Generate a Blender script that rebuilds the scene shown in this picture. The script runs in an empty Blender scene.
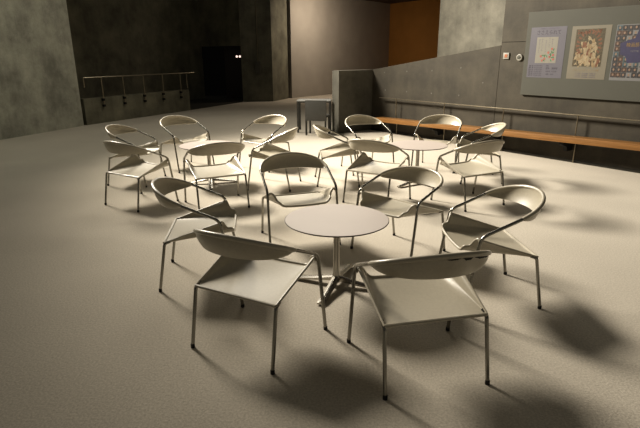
import bpy, bmesh, math, random
from mathutils import Vector, Matrix
random.seed(7)
scene = bpy.context.scene
COL = scene.collection
PI = math.pi

# ------------------------------------------------------------------ materials
def new_mat(name):
    m = bpy.data.materials.new(name); m.use_nodes = True
    nt = m.node_tree; b = nt.nodes['Principled BSDF']
    return m, nt, b

def mat_plain(name, color, rough=.5, metal=0., noise=.0, nscale=20., bump=0., coat=0., emit=None, estr=0., spec=None):
    m, nt, b = new_mat(name)
    b.inputs['Roughness'].default_value = rough
    b.inputs['Metallic'].default_value = metal
    if coat:
        b.inputs['Coat Weight'].default_value = coat; b.inputs['Coat Roughness'].default_value = .32
    if spec is not None: b.inputs['Specular IOR Level'].default_value = spec
    if emit:
        b.inputs['Emission Color'].default_value = (*emit, 1); b.inputs['Emission Strength'].default_value = estr
    tc = nt.nodes.new('ShaderNodeTexCoord')
    n = nt.nodes.new('ShaderNodeTexNoise'); n.inputs['Scale'].default_value = nscale; n.inputs['Detail'].default_value = 5
    nt.links.new(tc.outputs['Object'], n.inputs['Vector'])
    r = nt.nodes.new('ShaderNodeValToRGB')
    r.color_ramp.elements[0].position = .3; r.color_ramp.elements[1].position = .7
    r.color_ramp.elements[0].color = (*[c*(1-noise) for c in color], 1)
    r.color_ramp.elements[1].color = (*[min(1, c*(1+noise)) for c in color], 1)
    nt.links.new(n.outputs['Fac'], r.inputs['Fac']); nt.links.new(r.outputs['Color'], b.inputs['Base Color'])
    if bump:
        bp = nt.nodes.new('ShaderNodeBump'); bp.inputs['Strength'].default_value = bump; bp.inputs['Distance'].default_value = .02
        nt.links.new(n.outputs['Fac'], bp.inputs['Height']); nt.links.new(bp.outputs['Normal'], b.inputs['Normal'])
    return m

def mat_concrete(name, color, joint_u=None, joint_z=None, rough=.75, dirv=(1, 0)):
    """board-cast concrete: large mottling, fine grain, faint drip streaks"""
    m, nt, b = new_mat(name)
    N, L = nt.nodes, nt.links
    b.inputs['Roughness'].default_value = rough
    tc = N.new('ShaderNodeTexCoord')
    n1 = N.new('ShaderNodeTexNoise'); n1.inputs['Scale'].default_value = 1.3; n1.inputs['Detail'].default_value = 8; n1.inputs['Roughness'].default_value = .65
    L.new(tc.outputs['Object'], n1.inputs['Vector'])
    mp = N.new('ShaderNodeMapping'); mp.inputs['Scale'].default_value = (7, 7, .5); L.new(tc.outputs['Object'], mp.inputs['Vector'])
    n2 = N.new('ShaderNodeTexNoise'); n2.inputs['Scale'].default_value = 1.5; n2.inputs['Detail'].default_value = 4; L.new(mp.outputs['Vector'], n2.inputs['Vector'])
    n3 = N.new('ShaderNodeTexNoise'); n3.inputs['Scale'].default_value = 40; n3.inputs['Detail'].default_value = 3; L.new(tc.outputs['Object'], n3.inputs['Vector'])
    a = N.new('ShaderNodeMath'); a.operation = 'MULTIPLY_ADD'; L.new(n1.outputs['Fac'], a.inputs[0]); a.inputs[1].default_value = .75
    a2 = N.new('ShaderNodeMath'); a2.operation = 'MULTIPLY'; L.new(n2.outputs['Fac'], a2.inputs[0]); a2.inputs[1].default_value = .10; L.new(a2.outputs[0], a.inputs[2])
    a3 = N.new('ShaderNodeMath'); a3.operation = 'MULTIPLY_ADD'; L.new(n3.outputs['Fac'], a3.inputs[0]); a3.inputs[1].default_value = .10; L.new(a.outputs[0], a3.inputs[2])
    r = N.new('ShaderNodeValToRGB'); r.color_ramp.elements[0].position = .36; r.color_ramp.elements[1].position = .64
    r.color_ramp.elements[0].color = (*[c*.60 for c in color], 1); r.color_ramp.elements[1].color = (*[c*1.4 for c in color], 1)
    L.new(a3.outputs[0], r.inputs['Fac']); L.new(r.outputs['Color'], b.inputs['Base Color'])
    bp = N.new('ShaderNodeBump'); bp.inputs['Strength'].default_value = .25; bp.inputs['Distance'].default_value = .01
    L.new(a3.outputs[0], bp.inputs['Height']); L.new(bp.outputs['Normal'], b.inputs['Normal'])
    return m

def mat_carpet(name, c0, c1):
    m, nt, b = new_mat(name); N, L = nt.nodes, nt.links
    b.inputs['Roughness'].default_value = .95; b.inputs['Specular IOR Level'].default_value = .1
    b.inputs['Sheen Weight'].default_value = .10
    tc = N.new('ShaderNodeTexCoord')
    f = N.new('ShaderNodeTexNoise'); f.inputs['Scale'].default_value = 75; f.inputs['Detail'].default_value = 4; f.inputs['Roughness'].default_value = .7
    g = N.new('ShaderNodeTexNoise'); g.inputs['Scale'].default_value = .9; g.inputs['Detail'].default_value = 3
    L.new(tc.outputs['Object'], f.inputs['Vector']); L.new(tc.outputs['Object'], g.inputs['Vector'])
    r = N.new('ShaderNodeValToRGB'); r.color_ramp.elements[0].position = .33; r.color_ramp.elements[1].position = .67
    r.color_ramp.elements[0].color = (*c0, 1); r.color_ramp.elements[1].color = (*c1, 1)
    L.new(f.outputs['Fac'], r.inputs['Fac'])
    mx = N.new('ShaderNodeMix'); mx.data_type = 'RGBA'; mx.blend_type = 'MULTIPLY'; mx.inputs[0].default_value = .22
    L.new(r.outputs['Color'], mx.inputs[6]); L.new(g.outputs['Fac'], mx.inputs[7]); L.new(mx.outputs[2], b.inputs['Base Color'])
    bp = N.new('ShaderNodeBump'); bp.inputs['Strength'].default_value = .5; bp.inputs['Distance'].default_value = .008
    L.new(f.outputs['Fac'], bp.inputs['Height']); L.new(bp.outputs['Normal'], b.inputs['Normal'])
    return m

def mat_wood(name, c0, c1):
    m, nt, b = new_mat(name); N, L = nt.nodes, nt.links
    b.inputs['Roughness'].default_value = .42
    tc = N.new('ShaderNodeTexCoord'); mp = N.new('ShaderNodeMapping'); mp.inputs['Scale'].default_value = (.7, 14, 14)
    L.new(tc.outputs['Object'], mp.inputs['Vector'])
    n = N.new('ShaderNodeTexNoise'); n.inputs['Scale'].default_value = 3; n.inputs['Detail'].default_value = 6; n.inputs['Distortion'].default_value = .6
    L.new(mp.outputs['Vector'], n.inputs['Vector'])
    r = N.new('ShaderNodeValToRGB'); r.color_ramp.elements[0].position = .3; r.color_ramp.elements[1].position = .75
    r.color_ramp.elements[0].color = (*c0, 1); r.color_ramp.elements[1].color = (*c1, 1)
    L.new(n.outputs['Fac'], r.inputs['Fac']); L.new(r.outputs['Color'], b.inputs['Base Color'])
    return m

M = {}
M['carpet'] = mat_carpet('beige_carpet', (.46, .42, .352), (.67, .615, .525))
M['dark_floor'] = mat_plain('dark_floor_tone', (.05, .045, .035), .8, noise=.2, nscale=4)
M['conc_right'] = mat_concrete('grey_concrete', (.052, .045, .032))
M['conc_return'] = mat_concrete('return_lit_concrete', (.12, .115, .095))  # end-face light put into a paler copy of the wall concrete
M['tie'] = mat_plain('tie_hole', (.11, .105, .09), .8)
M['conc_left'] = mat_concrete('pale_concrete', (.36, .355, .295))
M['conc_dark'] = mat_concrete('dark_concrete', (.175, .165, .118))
M['conc_lit'] = mat_concrete('lit_concrete', (.205, .193, .155))
M['plaster'] = mat_plain('grey_plaster', (.36, .33, .29), .8, noise=.06, nscale=1.5)
M['brown'] = mat_plain('brown_paint', (.46, .23, .06), .7, noise=.08, nscale=1.2)
M['soffit'] = mat_plain('soffit_paint', (.12, .085, .06), .8, noise=.05, nscale=2)
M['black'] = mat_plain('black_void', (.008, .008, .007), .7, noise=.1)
M['leather'] = mat_plain('beige_leather', (.46, .42, .335), .36, noise=.05, nscale=60, bump=.02, coat=.5)
M['chrome'] = mat_plain('chromed_steel', (.31, .30, .27), .22, 1., noise=.04, nscale=8)
M['alu'] = mat_plain('cast_aluminium', (.42, .40, .36), .25, 1., noise=.08, nscale=12)
M['rubber'] = mat_plain('black_rubber', (.015, .014, .013), .6, noise=.1)
M['laminate'] = mat_plain('grey_laminate', (.50, .44, .40), .38, noise=.025, nscale=3)
M['edge'] = mat_plain('brown_black_edge', (.035, .022, .015), .45, noise=.15)
M['oak'] = mat_wood('bench_wood', (.17, .083, .025), (.28, .142, .046))
M['rail'] = mat_plain('brushed_rail', (.30, .265, .20), .35, .9, noise=.08, nscale=10)
M['darksteel'] = mat_plain('dark_steel', (.05, .048, .04), .5, .5, noise=.1)
M['board'] = mat_plain('olive_grey_board', (.064, .064, .051), .7, noise=.04, nscale=2)
M['slate'] = mat_plain('slate_blue_panel', (.075, .075, .07), .5, noise=.06)
M['glasstop'] = mat_plain('grey_tabletop', (.50, .52, .52), .15, .1, noise=.03)
M['white'] = mat_plain('white_plastic', (.26, .25, .22), .5, noise=.03)
M['orange'] = mat_plain('orange_mark', (.30, .10, .04), .5, noise=.05)
M['glintglow'] = mat_plain('glint_glow', (.9, .7, .6), .5, emit=(1, .75, .65), estr=1.6)

# ------------------------------------------------------------------ mesh helpers
class MB:
    def __init__(s): s.v = []; s.f = []; s.mi = []
    def face(s, idx, mi=0): s.f.append(idx); s.mi.append(mi)
    def box(s, x0, x1, y0, y1, z0, z1, mi=0, mat=None):
        b = len(s.v)
        P = [Vector((x, y, z)) for z in (z0, z1) for y in (y0, y1) for x in (x0, x1)]
        if mat is not None: P = [mat @ p for p in P]
        s.v += P
        for q in ((0, 2, 3, 1), (4, 5, 7, 6), (0, 1, 5, 4), (2, 6, 7, 3), (0, 4, 6, 2), (1, 3, 7, 5)):
            s.face([b+i for i in q], mi)
    def prism(s, poly, ext, mi=0):
        """poly: list of 3d points, ext: extrusion vector"""
        b = len(s.v); n = len(poly); ext = Vector(ext)
        s.v += [Vector(p) for p in poly] + [Vector(p)+ext for p in poly]
        s.face([b+i for i in range(n)][::-1], mi); s.face([b+n+i for i in range(n)], mi)
        for i in range(n):
            j = (i+1) % n; s.face([b+i, b+j, b+n+j, b+n+i], mi)
    def tube(s, pts, r, seg=10, mi=0, caps=True, squash=None):
        pts = [Vector(p) for p in pts]; n = len(pts)
        rr = r if isinstance(r, (list, tuple)) else [r]*n
        T = [(pts[min(i+1, n-1)]-pts[max(i-1, 0)]).normalized() for i in range(n)]
        up = Vector((0, 0, 1)) if abs(T[0].z) < .9 else Vector((1, 0, 0))
        nrm = (up - T[0]*up.dot(T[0])).normalized(); b0 = len(s.v)
        for i in range(n):
            nrm = (nrm - T[i]*nrm.dot(T[i])).normalized(); bi = T[i].cross(nrm)
            for k in range(seg):
                a = 2*PI*k/seg
                s.v.append(pts[i] + (nrm*math.cos(a) + bi*math.sin(a))*rr[i])
        for i in range(n-1):
            for k in range(seg):
                k2 = (k+1) % seg
                s.face([b0+i*seg+k, b0+i*seg+k2, b0+(i+1)*seg+k2, b0+(i+1)*seg+k], mi)
        if caps:
            s.face([b0+k for k in range(seg)][::-1], mi); s.face([b0+(n-1)*seg+k for k in range(seg)], mi)
    def lathe(s, prof, seg=32, mi=0, c=(0, 0)):
        b0 = len(s.v); n = len(prof)
        for (r, z) in prof:
            for k in range(seg):
                a = 2*PI*k/seg; s.v.append(Vector((c[0]+r*math.cos(a), c[1]+r*math.sin(a), z)))
        for i in range(n-1):
            for k in range(seg):
                k2 = (k+1) % seg; s.face([b0+i*seg+k, b0+i*seg+k2, b0+(i+1)*seg+k2, b0+(i+1)*seg+k], mi)
        s.face([b0+k for k in range(seg)][::-1], mi); s.face([b0+(n-1)*seg+k for k in range(seg)], mi)
    def grid(s, rows, mi=0):
        b0 = len(s.v); n = len(rows[0])
        for r in rows: s.v += [Vector(p) for p in r]
        for i in range(len(rows)-1):
            for k in range(n-1):
                s.face([b0+i*n+k, b0+i*n+k+1, b0+(i+1)*n+k+1, b0+(i+1)*n+k], mi)
    def build(s, name, mat, parent=None, smooth=True, angle=40, thick=0, bevel=0):
        me = bpy.data.meshes.new(name); me.from_pydata([tuple(v) for v in s.v], [], s.f)
        mats = mat if isinstance(mat, (list, tuple)) else [mat]
        for m in mats: me.materials.append(m)
        for p, i in zip(me.polygons, s.mi): p.material_index = i
        bm = bmesh.new(); bm.from_mesh(me)
        if thick:
            bmesh.ops.recalc_face_normals(bm, faces=bm.faces)
            bmesh.ops.solidify(bm, geom=bm.faces[:], thickness=thick)
        bmesh.ops.recalc_face_normals(bm, faces=bm.faces)
        if bevel:
            bmesh.ops.bevel(bm, geom=[e for e in bm.edges if e.is_manifold and e.calc_face_angle(0) > .6], offset=bevel, segments=2, affect='EDGES', profile=.6)
        if smooth:
            for f in bm.faces: f.smooth = True
            for e in bm.edges:
                e.smooth = not (e.is_manifold and e.calc_face_angle(0) > math.radians(angle))
        bm.to_mesh(me); bm.free(); me.update()
        o = bpy.data.objects.new(name, me); COL.objects.link(o)
        if parent: o.parent = parent
        return o

def tag(o, label, cat, group=None, kind=None):
    o['label'] = label; o['category'] = cat
    if group: o['group'] = group
    if kind: o['kind'] = kind
    return o
def thing(name, label, cat, loc=(0, 0, 0), rz=0, group=None):
    o = bpy.data.objects.new(name, None); COL.objects.link(o); o.empty_display_size = .1
    o.location = loc; o.rotation_euler = (0, 0, rz)
    return tag(o, label, cat, group)
def struct(o): o['kind'] = 'structure'; return o
def copy_tree(o, parent=None):
    c = o.copy(); COL.objects.link(c)
    if parent: c.parent = parent
    for ch in list(o.children): copy_tree(ch, c)
    return c
def fillet(pts, r, n=6):
    """round the inner corners of a polyline"""
    pts = [Vector(p) for p in pts]; out = [pts[0]]
    for i in range(1, len(pts)-1):
        a, b, c = pts[i-1], pts[i], pts[i+1]
        ra = min(r, (a-b).length*.45, (c-b).length*.45)
        p, q = b+(a-b).normalized()*ra, b+(c-b).normalized()*ra
        for k in range(n+1):
            t = k/n; out.append(p*(1-t)**2 + b*2*t*(1-t) + q*t*t)
    out.append(pts[-1]); return out
def catmull(P, n=6):
    P = [Vector(p) for p in P]; Q = [P[0]*2-P[1]] + P + [P[-1]*2-P[-2]]; out = []
    for i in range(1, len(Q)-2):
        a, b, c, d = Q[i-1:i+3]
        for k in range(n):
            t = k/n
            out.append(.5*((2*b)+(c-a)*t+(2*a-5*b+4*c-d)*t*t+(3*b-a-3*c+d)*t**3))
    out.append(P[-1]); return out

# ------------------------------------------------------------------ camera
cd = bpy.data.cameras.new('camera'); cam = bpy.data.objects.new('camera', cd); COL.objects.link(cam)
cd.sensor_width = 36; cd.lens = 504.47/640*36; cd.clip_end = 200
pitch, roll = math.radians(17.475), math.radians(-.29)
R = Matrix.Rotation(PI/2-pitch, 4, 'X') @ Matrix.Rotation(roll, 4, 'Z')
cam.matrix_world = Matrix.Translation((0, 0, 1.7765)) @ R
scene.camera = cam

# ------------------------------------------------------------------ chair
rb, rt, yrb, yrt, hs = .3032, .2978, -.2846, -.2188, .400
fb, ft, yfb, yft, ha = .3456, .3375, .304, .2169, .5775
w, yc, yh, hb = .3362, -.0521, -.3141, .8173
TR = .0118
def hoop(th, hb=hb):
    y = yc-(yc-yh)*math.cos(th)
    z = ha+(yft-y)/(yft-yh)*(hb-ha)
    return Vector((w*math.sin(th), y, z))
def make_chair(hb=hb):
    root = thing('tub_armchair', 'x', 'chair')
    for s in (-1, 1):
        # front leg: floor -> rounded arm bend ; armrest: bend -> leather
        side = hoop(s*PI/2, hb)
        full = fillet([(s*fb, yfb, .012), (s*ft, yft, ha), side], .055, 8)
        k = 6
        m = MB(); m.tube(full[:k], TR, 10); leg = m.build('leg', M['chrome'], root)
        m = MB(); m.lathe([(.0135, 0), (.0135, .022), (.0122, .026)], 12, c=(s*fb, yfb)); m.build('foot_cap', M['rubber'], leg)
        arm = full[k-1:] + [hoop(s*math.radians(a), hb) for a in (84, 78)]
        m = MB(); m.tube(arm, TR, 10); m.build('armrest', M['chrome'], root)
        # rear leg, bending forward under the seat flap
        m = MB(); m.tube(fillet([(s*rb, yrb, .012), (s*rt, yrt+.002, hs-.002), (s*(rt-.003), yrt+.045, hs+.012)], .02, 6), TR*.97, 10)
        leg = m.build('leg', M['chrome'], root)
        m = MB(); m.lathe([(.0135, 0), (.0135, .022), (.0122, .026)], 12, c=(s*rb, yrb)); m.build('foot_cap', M['rubber'], leg)
    # leather wrapped rim + hanging crescent
    N = 48; A = math.radians(88)
    ths = [-A+2*A*i/N for i in range(N+1)]
    rim = MB(); rim.tube([hoop(t, hb) for t in ths], [TR*1.25 if 0 < i < N else TR*1.1 for i in range(N+1)], 10)
    back_rows = []
    J = 6
    for t in ths:
        p = hoop(t, hb); cc = max(0, math.cos(t*PI/2/A)); d = .138*cc**.75+.004
        rad = Vector((math.sin(t), -math.cos(t), 0))
        row = []
        for j in range(J+1):
            q = j/J
            row.append(p + Vector((0, 0, -d*q)) - rad*(.042*(d/.14)*q**1.4) + rad*.006*math.sin(PI*q))
        back_rows.append(row)
    m = MB(); m.grid(back_rows); back = m.build('backrest', M['leather'], root, thick=.010, angle=60)
    rim.build('leather_rim', M['leather'], back)
    # seat sling
    b, yfs, zb = .222, yft+.088, hs+.046
    half = [(ft-.006, yft, ha-.045), (ft-.028, yft+.004, ha-.022), (ft-.055, yft+.018, ha-.040), (ft-.078, yft+.042, ha-.085),
            (b+.024, yfs-.008, zb+.036), (b-.010, yfs, zb+.004), (b-.07, yfs+.004, zb-.004), (0, yfs+.006, zb-.008)]
    path = catmull(half + [(-x, y, z) for x, y, z in half[-2::-1]], 5)
    m = MB(); m.tube(path, .0105, 10); 
    front = path[4:-4]
    n = len(front)
    # find the fold where the flap meets the seat base
    rows = []; S = 10
    for i, p in enumerate(front):
        xr = max(-1, min(1, p.x/(b+.02)))*rt
        q = Vector((xr, yrt, hs+.006))
        flat = max(0, 1-(p.x/(b+.02))**2)
        row = []
        for k in range(S+1):
            t = k/S
            v = q.lerp(p, t)
            v.z -= .016*math.sin(PI*t)*flat
            row.append(v)
        rows.append(row)
    sm = MB(); sm.grid(rows); seat = sm.build('seat', M['leather'], root, thick=.007, angle=28)
    m.build('front_roll', M['leather'], seat)
    e = MB()
    e.tube([r[0] for r in rows], .0105, 8)                                         # rolled rear edge
    e.tube(rows[0], .0072, 8); e.tube(rows[-1], .0072, 8)                          # rolled flap edges
    e.build('rolled_edge', M['leather'], seat)
    return root

chairs = [
 ('A', -0.415, 2.930, -0.491, 'beige leather tub chair left of the very front one, its back turned', 'f'),
 ('B', 0.584, 2.644, 0.210, 'beige leather tub chair at the very front, back turned, dark scuffs along its rim', 'f'),
 ('C', 1.299, 3.596, 1.634, 'beige leather tub chair to the right of the front table, turned side-on', 'f'),
 ('D', 0.760, 4.483, 2.319, 'beige leather tub chair just behind the front table on its right, facing the camera', 'f'),
 ('E', -0.230, 4.820, 3.452, 'beige leather tub chair straight behind the front table on its left, facing the camera', 'f'),
 ('G', -1.017, 3.959, -1.454, 'beige leather tub chair to the left of the front table, turned side-on', 'f'),
 ('H', -2.729, 7.324, -1.672, 'leftmost beige tub chair in the rear left group, its open side toward the table', 'l'),
 ('J', -2.277, 6.153, -0.553, 'beige tub chair at the near left corner of the rear left group, back turned', 'l'),
 ('I', -2.235, 8.305, -2.282, 'beige tub chair behind the rear left table on its left, facing the camera', 'l'),
 ('K', -1.265, 6.050, 0.448, 'beige tub chair directly in front of the rear left table, back turned and bright seat', 'l'),
 ('L', -0.885, 8.311, 2.471, 'beige tub chair behind the rear left table, farther of the overlapping pair', 'l'),
 ('M', -0.625, 7.021, 1.364, 'beige tub chair right of the rear left table, nearer of the overlapping pair', 'l'),
 ('N', 0.234, 7.242, -1.516, 'beige tub chair left of the rear right table, side-on in front of the dark desk', 'r'),
 ('O', 0.767, 8.199, -2.647, 'beige tub chair behind the rear right table, against the low concrete wall', 'r'),
 ('P', 0.706, 6.195, -0.581, 'beige tub chair in front of the rear right table on its left, back turned', 'r'),
 ('Q', 1.928, 8.176, 2.710, 'beige tub chair behind the rear right table, facing the camera before the bench', 'r'),
 ('R', 2.359, 7.352, 1.471, 'beige tub chair right of the rear right table, side-on, half hidden by the nearer chair', 'r'),
 ('S', 1.871, 6.096, 0.450, 'beige tub chair in front of the rear right table on its right', 'r'),
]
GR = {'f': 'tub chairs around the front table', 'l': 'tub chairs around the rear left table', 'r': 'tub chairs around the rear right table'}
proto = make_chair()
for i, (k, x, y, a, lab, g) in enumerate(chairs):
    o = proto if i == 0 else make_chair(.745) if k == 'D' else copy_tree(proto)
    o.location = (x, y, 0); o.rotation_euler = (0, 0, a); o['label'] = lab; o['group'] = GR[g]
    if k == 'B':                                    # worn leather just under the rim
        back = [c for c in o.children if c.name.startswith('backrest')][0]
        for a0, a1, h in ((-4, 9, .007), (11, 22, .012), (24, 47, .011)):
            rows = []
            for q in range(13):
                t = math.radians(a0+(a1-a0)*q/12); p = hoop(t); rad = Vector((math.sin(t), -math.cos(t), 0))
                e = min(1, 4*q/12, 4*(12-q)/12); j = .7+.5*random.random()
                rows.append([p+rad*.0125+Vector((0, 0, -.013)), p+rad*.0135+Vector((0, 0, -.0132-h*e*j))])
            m = MB(); m.grid(rows); w_ = m.build('worn_patch', M['rubber'], back, thick=.001); w_['label'] = 'dark worn scuff'

# ------------------------------------------------------------------ round tables
TD, TH = .8103/2, .5638
def make_table():
    root = thing('round_cafe_table', 'x', 'table')
    m = MB(); m.lathe([(TD-.004, TH-.002), (TD-.0045, TH), (.001, TH)], 72); top = m.build('table_top', M['laminate'], root, angle=30)
    m = MB(); m.lathe([(TD-.05, TH-.016), (TD-.012, TH-.013), (TD, TH-.006), (TD, TH-.0025), (TD-.003, TH-.0018)], 72)
    m.build('edge_band', M['edge'], top)
    m = MB(); m.lathe([(.030, .085), (.027, .12), (.0255, .30), (.0255, TH-.05), (.034, TH-.035), (.10, TH-.022), (.12, TH-.0165)], 28)
    m.build('column', M['alu'], root)
    hub = MB(); hub.lathe([(.030, .03), (.036, .05), (.036, .075), (.030, .09)], 24); hub.build('hub', M['alu'], root)
    for k in range(4):
        a = k*PI/2; L = .385
        rows = []
        for i in range(9):
            t = i/8; r = .022+(L-.022)*t
            ztop = .082*(1-t)**1.3+.030*t+.004; zb_ = .045*(1-t)**1.0+.010*t+.0; wd = .026+.006*t
            if i == 8: ztop -= .006; wd *= .85
            pr = [(wd, zb_), (wd, ztop-.010), (.008, ztop), (-.008, ztop), (-wd, ztop-.010), (-wd, zb_)]
            rows.append([Vector((r*math.cos(a)-u*math.sin(a), r*math.sin(a)+u*math.cos(a), z)) for u, z in pr + [pr[0]]])
        m = MB(); m.grid(rows)
        m.face(list(range(6))[::-1]); m.face([8*7+j for j in range(6)])
        leg = m.build('leg', M['alu'], root, angle=35)
        g = MB(); g.lathe([(.014, 0), (.014, .014)], 12, c=((L-.02)*math.cos(a), (L-.02)*math.sin(a))); g.build('glide', M['rubber'], leg)
    return root
tabs = [(.130, 3.731, math.radians(70), 'front round cafe table with grey-beige top, dark edge and four-star metal base'),
        (1.392, 7.084, math.radians(40), 'round cafe table with pale top in the rear right group, before the wooden bench'),
        (-1.592, 7.163, math.radians(12), 'round cafe table with pale top in the rear left group, half hidden behind a chair')]
tp = make_table()
for i, (x, y, a, lab) in enumerate(tabs):
    o = tp if i == 0 else copy_tree(tp)
    o.location = (x, y, 0); o.rotation_euler = (0, 0, a); o['label'] = lab; o['group'] = 'round cafe tables'

# ------------------------------------------------------------------ floor
m = MB(); m.face([0, 1, 2, 3]); m.v = [Vector(p) for p in ((-14, -6, 0), (14, -6, 0), (14, 40, 0), (-14, 40, 0))]
struct(m.build('floor', M['carpet'], smooth=False))

# ------------------------------------------------------------------ right wall (own frame: u along wall, v out of the room, z up)
A0 = Vector((1.5351, 12.327, 0)); du = Vector((.59876, -.80093, 0)); nv = Vector((.80093, .59876, 0))
RWM = Matrix.Translation(A0) @ Matrix((( du.x, nv.x, 0, 0), (du.y, nv.y, 0, 0), (0, 0, 1, 0), (0, 0, 0, 1)))
def rw(u, v, z): return Vector((u, v, z))
def in_rw(o): o.matrix_world = RWM @ o.matrix_world; return o
U0 = -.405
m = MB()
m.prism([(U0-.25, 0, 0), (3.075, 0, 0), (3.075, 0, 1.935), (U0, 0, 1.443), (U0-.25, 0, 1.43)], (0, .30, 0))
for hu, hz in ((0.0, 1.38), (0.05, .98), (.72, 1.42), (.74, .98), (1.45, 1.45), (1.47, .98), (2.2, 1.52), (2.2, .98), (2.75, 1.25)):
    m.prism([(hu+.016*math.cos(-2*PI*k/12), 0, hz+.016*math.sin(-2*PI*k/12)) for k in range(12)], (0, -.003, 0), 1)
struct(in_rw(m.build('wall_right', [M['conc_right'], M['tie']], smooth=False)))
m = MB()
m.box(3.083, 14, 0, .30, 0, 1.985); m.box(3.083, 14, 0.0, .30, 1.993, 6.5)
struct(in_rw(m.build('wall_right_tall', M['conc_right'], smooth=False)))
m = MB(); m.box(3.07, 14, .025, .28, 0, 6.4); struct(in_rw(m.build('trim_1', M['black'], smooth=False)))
# return wall at the bench end
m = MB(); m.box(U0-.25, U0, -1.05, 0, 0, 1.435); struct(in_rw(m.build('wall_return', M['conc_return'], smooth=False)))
# concrete pier behind the sloping parapet; light on it put into a paler colour
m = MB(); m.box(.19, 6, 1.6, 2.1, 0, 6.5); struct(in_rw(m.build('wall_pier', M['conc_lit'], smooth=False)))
# skirting slot along the wall foot
m = MB(); m.box(U0+.01, 9, -.035, -.005, .0, .03); struct(in_rw(m.build('baseboard_right', M['darksteel'], smooth=False)))
# formwork tie holes
# handrail
hr = thing('handrail', 'long flat metal handrail on thin posts along the concrete wall above the bench', 'railing'); in_rw(hr)
def slope(u): return 0.0
m = MB(); m.box(-.02, 9, -.135, -.085, .802, .816); m.build('rail_bar', M['rail'], hr, bevel=.003)
for k in range(6):
    u = .53+1.405*k
    m = MB(); m.tube(fillet([(u, -.11, .800), (u, -.11, .45), (u, -.06, .36), (u, -.06, .0)], .05, 4), .010, 8); m.build('post', M['rail'], hr)
# bench
bn = thing('wooden_bench', 'long orange-brown wooden bench slab cantilevered along the right concrete wall', 'bench'); in_rw(bn)
def bz(u): return .372+(.492-.372)*(u-.1)/5.65
m = MB(); u0, u1 = .13, 9
m.prism([(u0, -.14, bz(u0)-.095), (u0, -.14, bz(u0)), (u1, -.14, bz(u1)), (u1, -.14, bz(u1)-.095)], (0, -.25, 0))
m.build('seat_slab', M['oak'], bn, bevel=.006)
for k in range(5):
    u = 1.83+1.405*k; z = bz(u)-.096
    m = MB(); m.prism([(u-.035, -.002, z), (u-.035, -.34, z), (u-.035, -.34, z-.05), (u-.035, -.20, z-.09), (u-.035, -.17, z-.17), (u-.035, -.002, z-.17)], (.07, 0, 0))
    m.build('bracket', M['black'], bn, smooth=False)

# poster board and posters
bd = MB(); bd.prism([(3.605, -.004, 1.075), (3.605, -.004, 2.470), (9.0, -.004, 2.44), (9.0, -.004, 1.075)], (0, -.045, 0))
o = in_rw(bd.build('notice_board', M['board'], smooth=False, bevel=.004)); tag(o, 'wide olive-grey notice board mounted on the right concrete wall', 'notice board')
BV = -.0502
def plate(u0, u1, z0, z1, v, th=.0012):
    m = MB(); m.box(u0, u1, v-th, v, z0, z1); return m
def text_mesh(body, size, u, z, v, mat, parent, name, sx=1.0, align='CENTER', extr=.0004):
    cu = bpy.data.curves.new(name, 'FONT'); cu.body = body; cu.size = size; cu.align_x = align; cu.extrude = extr; cu.resolution_u = 2
    ob = bpy.data.objects.new(name, cu); COL.objects.link(ob)
    bpy.context.view_layer.update()
    me = bpy.data.meshes.new_from_object(ob.evaluated_get(bpy.context.evaluated_depsgraph_get()))
    COL.objects.unlink(ob); bpy.data.objects.remove(ob); bpy.data.curves.remove(cu)
    me.transform(Matrix.Translation((u, v, z)) @ Matrix.Rotation(PI/2, 4, 'X') @ Matrix.Scale(sx, 4, (1, 0, 0)))
    me.materials.clear(); me.materials.append(mat)
    t = bpy.data.objects.new(name, me); COL.objects.link(t); t.parent = parent
    return t
M['lav'] = mat_plain('lavender_paper', (.092, .087, .104), .6, noise=.03, nscale=5)
M['ink'] = mat_plain('dark_ink', (.035, .03, .045), .6)
M['inkmid'] = mat_plain('grey_ink', (.10, .09, .12), .6)
M['cream'] = mat_plain('cream_paper', (.145, .130, .098), .6, noise=.03, nscale=5)
M['paper'] = mat_plain('pale_paper', (.18, .17, .14), .6, noise=.03, nscale=5)
M['green'] = mat_plain('leaf_green', (.05, .12, .05), .6, noise=.2)
M['red'] = mat_plain('petal_red', (.28, .08, .06), .6, noise=.2)
M['ochre'] = mat_plain('ochre_print', (.19, .135, .07), .6, noise=.25, nscale=30)
M['umber'] = mat_plain('umber_print', (.055, .042, .02), .6, noise=.5, nscale=35)
M['rust'] = mat_plain('rust_print', (.12, .05, .022), .6, noise=.3, nscale=40)
M['flesh'] = mat_plain('pale_ochre_print', (.24, .19, .115), .6, noise=.22, nscale=18)
M['violet'] = mat_plain('violet_print', (.028, .025, .065), .6, noise=.1)
M['yellow'] = mat_plain('yellow_print', (.20, .125, .02), .6)
M['greypaper'] = mat_plain('grey_paper', (.14, .14, .14), .6, noise=.03)
M['photo_dark'] = mat_plain('photo_dark', (.03, .028, .03), .5, noise=.4, nscale=30)
M['photo_brown'] = mat_plain('photo_brown', (.06, .035, .025), .5, noise=.4, nscale=30)
M['photo_teal'] = mat_plain('photo_teal', (.05, .075, .085), .5, noise=.4, nscale=30)
M['skin'] = mat_plain('photo_skin', (.19, .13, .095), .5, noise=.1)
GP = 'posters pinned on the notice board'
def disc(m, u, z, ru, rz, v, n=18, mi=0, th=.0006, rot=0):
    c, s = math.cos(rot), math.sin(rot)
    pts = []
    for k in range(n):
        a = -2*PI*k/n; x, y = ru*math.cos(a), rz*math.sin(a); pts.append((u+x*c-y*s, v, z+x*s+y*c))
    m.prism(pts, (0, -th, 0), mi)
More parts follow.
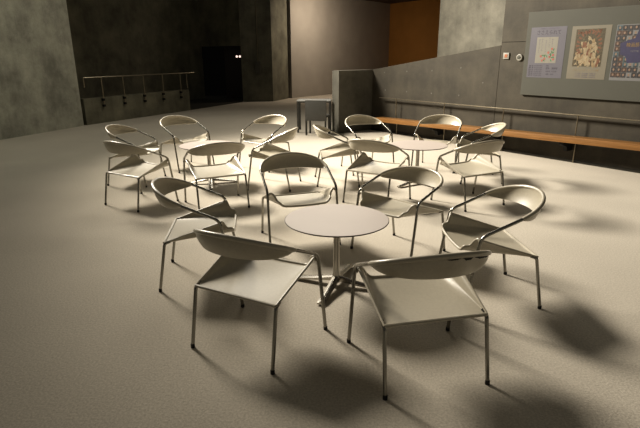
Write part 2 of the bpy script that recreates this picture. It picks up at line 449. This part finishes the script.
# poster 1: lavender with a white flower panel
p = thing('poster', 'lavender poster with a white panel of red flowers, leftmost on the notice board', 'poster', group=GP); in_rw(p)
plate(3.690, 4.330, 1.382, 2.216, BV).build('sheet', M['lav'], p, smooth=False)
v1 = BV-.0016
m = plate(3.818, 4.200, 1.628, 2.052, v1, .0006)
for k in range(16):
    disc(m, 3.93+.24*random.random()**.7, 1.66+.20*random.random(), .022, .010, v1-.0008, 8, 1, rot=random.random()*3)
for (u, z) in ((3.92, 1.74), (3.99, 1.70), (4.05, 1.80), (4.11, 1.86), (4.14, 1.76), (4.08, 1.73), (3.95, 1.67), (4.15, 1.69)):
    for k in range(5):
        a = 2*PI*k/5; disc(m, u+.012*math.cos(a), z+.012*math.sin(a), .009, .009, v1-.0016, 8, 2)
pan = m.build('picture_panel', [M['paper'], M['green'], M['red']], p, smooth=False)
for j, (u, z0, n) in enumerate(((3.87, 2.0, 7), (3.92, 2.0, 6), (3.99, 1.98, 6), (4.05, 2.02, 5), (4.10, 2.0, 4))):
    for k in range(n):
        text_mesh('あいうえおかきくけこさしすせそたちつてと'[(j*5+k*3) % 20], .030, u, z0-.034*k, v1-.0008, M['inkmid'], pan, 'verse_character')
text_mesh('ささえられて', .082, 4.018, 2.098, v1, M['ink'], p, 'title_text', sx=.90)
text_mesh('文化講演会・詩画展のご案内', .026, 4.018, 2.178, v1, M['inkmid'], p, 'heading_text')
for r in range(6):
    text_mesh('作品展　会期　十月一日より三十日まで', .0225, 3.715, 1.575-.032*r, v1, M['ink'], p, 'small_text', align='LEFT', sx=.62)
for r, (tx, sz) in enumerate((('会場', .024), ('富弘　美術館', .036), ('午前九時　午後五時', .022), ('入場料　五百円', .022))):
    text_mesh(tx, sz, 4.035, 1.575-.046*r, v1, M['ink'], p, 'small_text', align='LEFT')
# poster 2: cream border, ornamental brown panel (generic)
p = thing('poster', 'cream bordered poster with an ornate ochre and brown panel, middle one on the notice board', 'poster', group=GP); in_rw(p)
plate(4.418, 5.040, 1.382, 2.205, BV).build('sheet', M['cream'], p, smooth=False)
m = plate(4.492, 4.952, 1.580, 2.155, v1, .0006)
n = 40
for k in range(n):
    if k % 2: continue
    a0, a1 = 2*PI*k/n, 2*PI*(k+1)/n
    c = (4.722, 1.915); P = lambda a, r_: (c[0]+r_*math.cos(a), v1-.0008, c[1]+r_*math.sin(a)*1.12)
    m.prism([P(a1, .150), P(a0, .150), P(a0, .205), P(a1, .205)][::-1], (0, -.0004, 0), 1)
for k in range(26):
    disc(m, 4.51+.42*random.random(), 2.09+.05*random.random(), .016, .012, v1-.0008, 8, 1)
for k in range(150):
    z = 1.605+.40*random.random()**1.3; wd = .05+.15*min(1, (2.03-z)/.33)
    disc(m, 4.722+wd*(2*random.random()-1), z, .012+.016*random.random(), .03+.025*random.random(), v1-.001-.00001*k, 10, random.choice((2, 2, 2, 3, 3, 1, 0)), rot=random.uniform(-.7, .7), th=.0004)
m.build('picture_panel', [M['umber'], M['rust'], M['flesh'], M['ochre']], p, smooth=False)
text_mesh('アルフォンス・ミュシャ展', .040, 4.722, 1.508, v1, M['ochre'], p, 'title_text', sx=.88)
for r in range(3): text_mesh('二〇〇五年　県立美術館　企画展示室', .020, 4.722, 1.462-.028*r, v1, M['inkmid'], p, 'small_text')
# poster 3: collage of portraits with violet patch
p = thing('poster', 'poster of many small portrait photos around a violet shape, rightmost on the notice board', 'poster', group=GP); in_rw(p)
plate(5.112, 5.740, 1.378, 2.198, BV).build('sheet', M['greypaper'], p, smooth=False)
m = MB(); mats = ['photo_dark', 'photo_brown', 'photo_teal', 'greypaper']
for i in range(8):
    for j in range(10):
        u, z = 5.122+.077*i, 1.425+.0765*j
        m.box(u, u+.074, v1-.0005, v1, z, z+.073, random.choice((0, 0, 0, 1, 2, 3)))
        disc(m, u+.037, z+.040, .015, .020, v1-.0008, 8, 4)
        disc(m, u+.037, z+.008, .026, .010, v1-.0008, 8, 0)
m.build('portrait_prints', [M[k] for k in mats]+[M['skin']], p, smooth=False)
m = MB()
m.prism([(5.20, v1-.0016, 1.93), (5.40, v1-.0016, 2.00), (5.44, v1-.0016, 2.14), (5.735, v1-.0016, 2.17), (5.735, v1-.0016, 1.66), (5.34, v1-.0016, 1.64), (5.30, v1-.0016, 1.74), (5.22, v1-.0016, 1.76)], (0, -.0004, 0))
m.build('violet_patch', M['violet'], p, smooth=False)
text_mesh('映画祭のご案内', .072, 5.29, 1.875, v1-.0022, M['yellow'], p, 'title_text', align='LEFT', sx=.85)
text_mesh('二〇〇五', .030, 5.36, 1.80, v1-.0022, M['paper'], p, 'small_text', align='LEFT')
# call button and round sensor on the wall
p = thing('alarm_plate', 'small square white plate with an orange centre on the concrete wall', 'wall plate'); in_rw(p)
m = MB(); m.box(3.155, 3.275, -.022, -.003, 1.690, 1.803); m.build('plate', M['white'], p, bevel=.004)
m = MB(); m.box(3.187, 3.243, -.026, -.022, 1.720, 1.775); m.build('marking', M['orange'], p, smooth=False)
p = thing('round_wall_fixture', 'small round white ring fixture on the concrete wall beside the notice board', 'wall fixture'); in_rw(p)
m = MB()
pr = [(.030, .004), (.030, .026), (.040, .034), (.056, .030), (.060, .018), (.060, .004)]
m.lathe(pr, 28); 
for vv in m.v: vv.xyz = (3.492+vv.x, -vv.z, 1.720+vv.y)
m.build('ring', M['white'], p)
m = MB(); m.lathe([(.029, .004), (.029, .022), (.015, .028)], 20)
for vv in m.v: vv.xyz = (3.492+vv.x, -vv.z-.0085, 1.720+vv.y)
m.build('lens', M['board'], p)

# ------------------------------------------------------------------ left and back walls
def wall_strip(name, p, q, z1, mat, th=.3, z0=0):
    p, q = Vector((*p, 0)), Vector((*q, 0)); d = (q-p).normalized(); n = Vector((-d.y, d.x, 0))
    m = MB(); m.prism([p+Vector((0, 0, z0)), q+Vector((0, 0, z0)), q+Vector((0, 0, z1)), p+Vector((0, 0, z1))], n*th)
    return struct(m.build(name, mat, smooth=False))
wall_strip('wall_left', (-10.2, 2.3), (-6.335, 13.67), 6.5, M['conc_left'])
# parapet with railing
PA = Vector((-6.3373, 13.6698, 0)); pd = Vector((.4417, .8972, 0)); pn = Vector((-.8972, .4417, 0))
PM = Matrix.Translation(PA) @ Matrix(((pd.x, pn.x, 0, 0), (pd.y, pn.y, 0, 0), (0, 0, 1, 0), (0, 0, 0, 1)))
m = MB(); m.box(.10, 4.35, 0, .22, 0, .69); o = m.build('wall_parapet', M['conc_dark'], smooth=False); o.matrix_world = PM; struct(o)
rl = thing('guard_rail', 'thin metal guard rail on posts bolted to the dark low parapet at far left', 'railing'); rl.matrix_world = PM
m = MB(); m.tube(fillet([(.14, -.05, .99), (.14, -.05, 1.235), (4.6, -.05, 1.235)], .03, 4), .019, 8); m.build('top_rail', M['rail'], rl)
for u in (.72, 1.48, 2.27, 3.08, 3.90, 4.22):
    m = MB(); m.tube([(u, -.05, .43 if u < 4 else .75), (u, -.05, 1.22)], .017, 8)
    po = m.build('post', M['rail'], rl)
    if u < 4:
        for zf in (.44, .60):
            m = MB(); m.box(u-.03, u+.03, -.07, -.001, zf, zf+.06); m.build('fixing', M['black'], po, smooth=False)
# dark walls behind
wall_strip('wall_back', (-9.4, 12.6), (-5.0, 22.4), 8, M['conc_dark'])
wall_strip('wall_far', (-5.0, 22.38), (-4.96, 22.46), 8, M['conc_dark'])
wall_strip('wall_lintel', (-5.0, 22.42), (-3.0, 20.95), 8, M['conc_dark'], z0=2.15)
# recess behind the opening
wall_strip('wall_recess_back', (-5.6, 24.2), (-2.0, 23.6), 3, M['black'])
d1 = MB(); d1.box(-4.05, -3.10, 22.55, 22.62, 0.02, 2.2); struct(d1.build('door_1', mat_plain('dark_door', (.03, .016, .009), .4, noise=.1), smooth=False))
m = MB(); m.prism([(-4.45, 17.55, .0), (-3.1, 20.6, 0), (-3.1, 24, 0), (-6.2, 24, 0), (-5.6, 17.4, 0)], (0, 0, .012)); struct(m.build('floor_dark', M['dark_floor'], smooth=False))  # thin dark slab laid over the carpet before the opening
# glowing dots put in for the glass-reflected lamp in the opening
lp = thing('twin_glint', 'reflected tiny twin white lamp glowing in the dark doorway', 'glint', loc=(-3.30, 22.3, 1.74))
m = MB(); m.box(-.28, .02, -.03, .03, -.05, .05); m.build('glint_backing', M['darksteel'], lp, smooth=False)
for dx in (-.17, -.04):
    m = MB(); m.lathe([(.045, 0), (.045, .02), (.02, .03)], 14)
    for vv in m.v: vv.xyz = (dx+vv.x, -.03-vv.z, vv.y)
    m.build('glint_dot', M['glintglow'], lp)
# pillar with conduit
m = MB(); m.prism([(-3.07, 20.75, 0), (-1.87, 20.9, 0), (-1.33, 22.3, 0), (-3.07, 23.2, 0)], (0, 0, 8)); struct(m.build('wall_column', mat_concrete('column_concrete', (.17, .163, .122)), smooth=False))
cn = thing('wall_conduit', 'thin vertical conduit ending in a small box on the dark concrete column', 'conduit')
m = MB(); m.tube([(-2.42, 20.80, 1.55), (-2.42, 20.80, 7.9)], .016, 8); m.build('pipe', M['rail'], cn)
m = MB(); m.box(-2.54, -2.32, 20.72, 20.79, 1.08, 1.56); m.build('box', mat_plain('box_grey', (.10, .095, .075), .6), cn, bevel=.01)
# lit corridor wall, brown end wall, soffit
wall_strip('wall_corridor', (-1.19, 22.45), (3.78, 28.8), 4.5, M['plaster'])
wall_strip('wall_brown', (3.72, 28.9), (10.5, 18.8), 4.5, M['brown'])
m = MB(); m.prism([(-1.4, 20.5, 4.35), (8.5, 15.5, 4.35), (14, 24, 4.35), (4, 31, 4.35), (-1.2, 24, 4.35)], (0, 0, .3)); struct(m.build('ceiling', M['soffit'], smooth=False))

# ------------------------------------------------------------------ dark desk and side chair
dk = thing('desk', 'slim dark metal desk with a pale reflective top beside the low concrete wall', 'desk', loc=(-.14, 12.44, 0), rz=math.radians(-3))
m = MB(); m.box(-.385, .42, -.28, .28, .735, .757); m.build('desk_top', M['glasstop'], dk, bevel=.003)
m = MB(); m.box(-.385, .42, -.28, .28, .705, .734); m.build('frame', M['slate'], dk, smooth=False)
for x in (-.363, .398):
    for y in (-.258, .258):
        m = MB(); m.box(x-.022, x+.022, y-.022, y+.022, 0, .704); m.build('leg', M['slate'], dk, smooth=False)
sc_ = thing('side_chair', 'dark slate chair with a flat panel back drawn up to the desk', 'chair', loc=(-.085, 11.70, 0), rz=math.radians(-14))
m = MB(); m.box(-.25, .25, -.02, .015, .335, .80); m.build('backrest', M['slate'], sc_, bevel=.006)
m = MB(); m.box(-.25, .25, .016, .37, .41, .455); m.build('seat', M['slate'], sc_, bevel=.01)
for x in (-.228, .228):
    for y in (-.002, .345):
        m = MB(); m.box(x-.018, x+.018, y-.016, y+.016, 0, .334 if y < .2 else .409); m.build('leg', M['darksteel'], sc_, smooth=False)

# ------------------------------------------------------------------ light
def aim(o, tgt):
    o.rotation_euler = (Vector(tgt)-o.location).to_track_quat('-Z', 'Y').to_euler()
def spot(name, loc, tgt, energy, angle, blend, radius, color):
    l = bpy.data.lights.new(name, 'SPOT'); l.energy = energy; l.spot_size = math.radians(angle); l.spot_blend = blend; l.shadow_soft_size = radius; l.color = color
    o = bpy.data.objects.new(name, l); COL.objects.link(o); o.location = loc; aim(o, tgt); return o
def area(name, loc, tgt, energy, sx, sy, color):
    l = bpy.data.lights.new(name, 'AREA'); l.shape = 'RECTANGLE'; l.size = sx; l.size_y = sy; l.energy = energy; l.color = color
    o = bpy.data.objects.new(name, l); COL.objects.link(o); o.location = loc; aim(o, tgt); return o
spot('key_spot', (-5.8, 11.1, 6.6), (6.0, 6.2, 0), 15200, 81, 1.0, 1.35, (1, .918, .79))
area('corridor_fill', (.9, 21.8, 4.1), (-.1, 23.6, 1.4), 150, 1.5, 1.5, (1, .85, .68))  # added warm fill for the corridor walls, no fixture modelled
area('back_light', (-.5, 15.0, 6.0), (0, 5.5, 0), 260, 5, 2, (1, .93, .80))
area('left_wall_wash', (-5.6, 8.5, 5.5), (-8.5, 8.0, 1.0), 45, 2, 3, (.95, 1, .85))
wd = bpy.data.worlds.new('world'); scene.world = wd; wd.use_nodes = True
bg = wd.node_tree.nodes['Background']; bg.inputs[0].default_value = (1, .94, .80, 1); bg.inputs[1].default_value = .10
scene.view_settings.view_transform = 'Standard'
scene.view_settings.look = 'Medium High Contrast'
scene.view_settings.exposure = -0.35
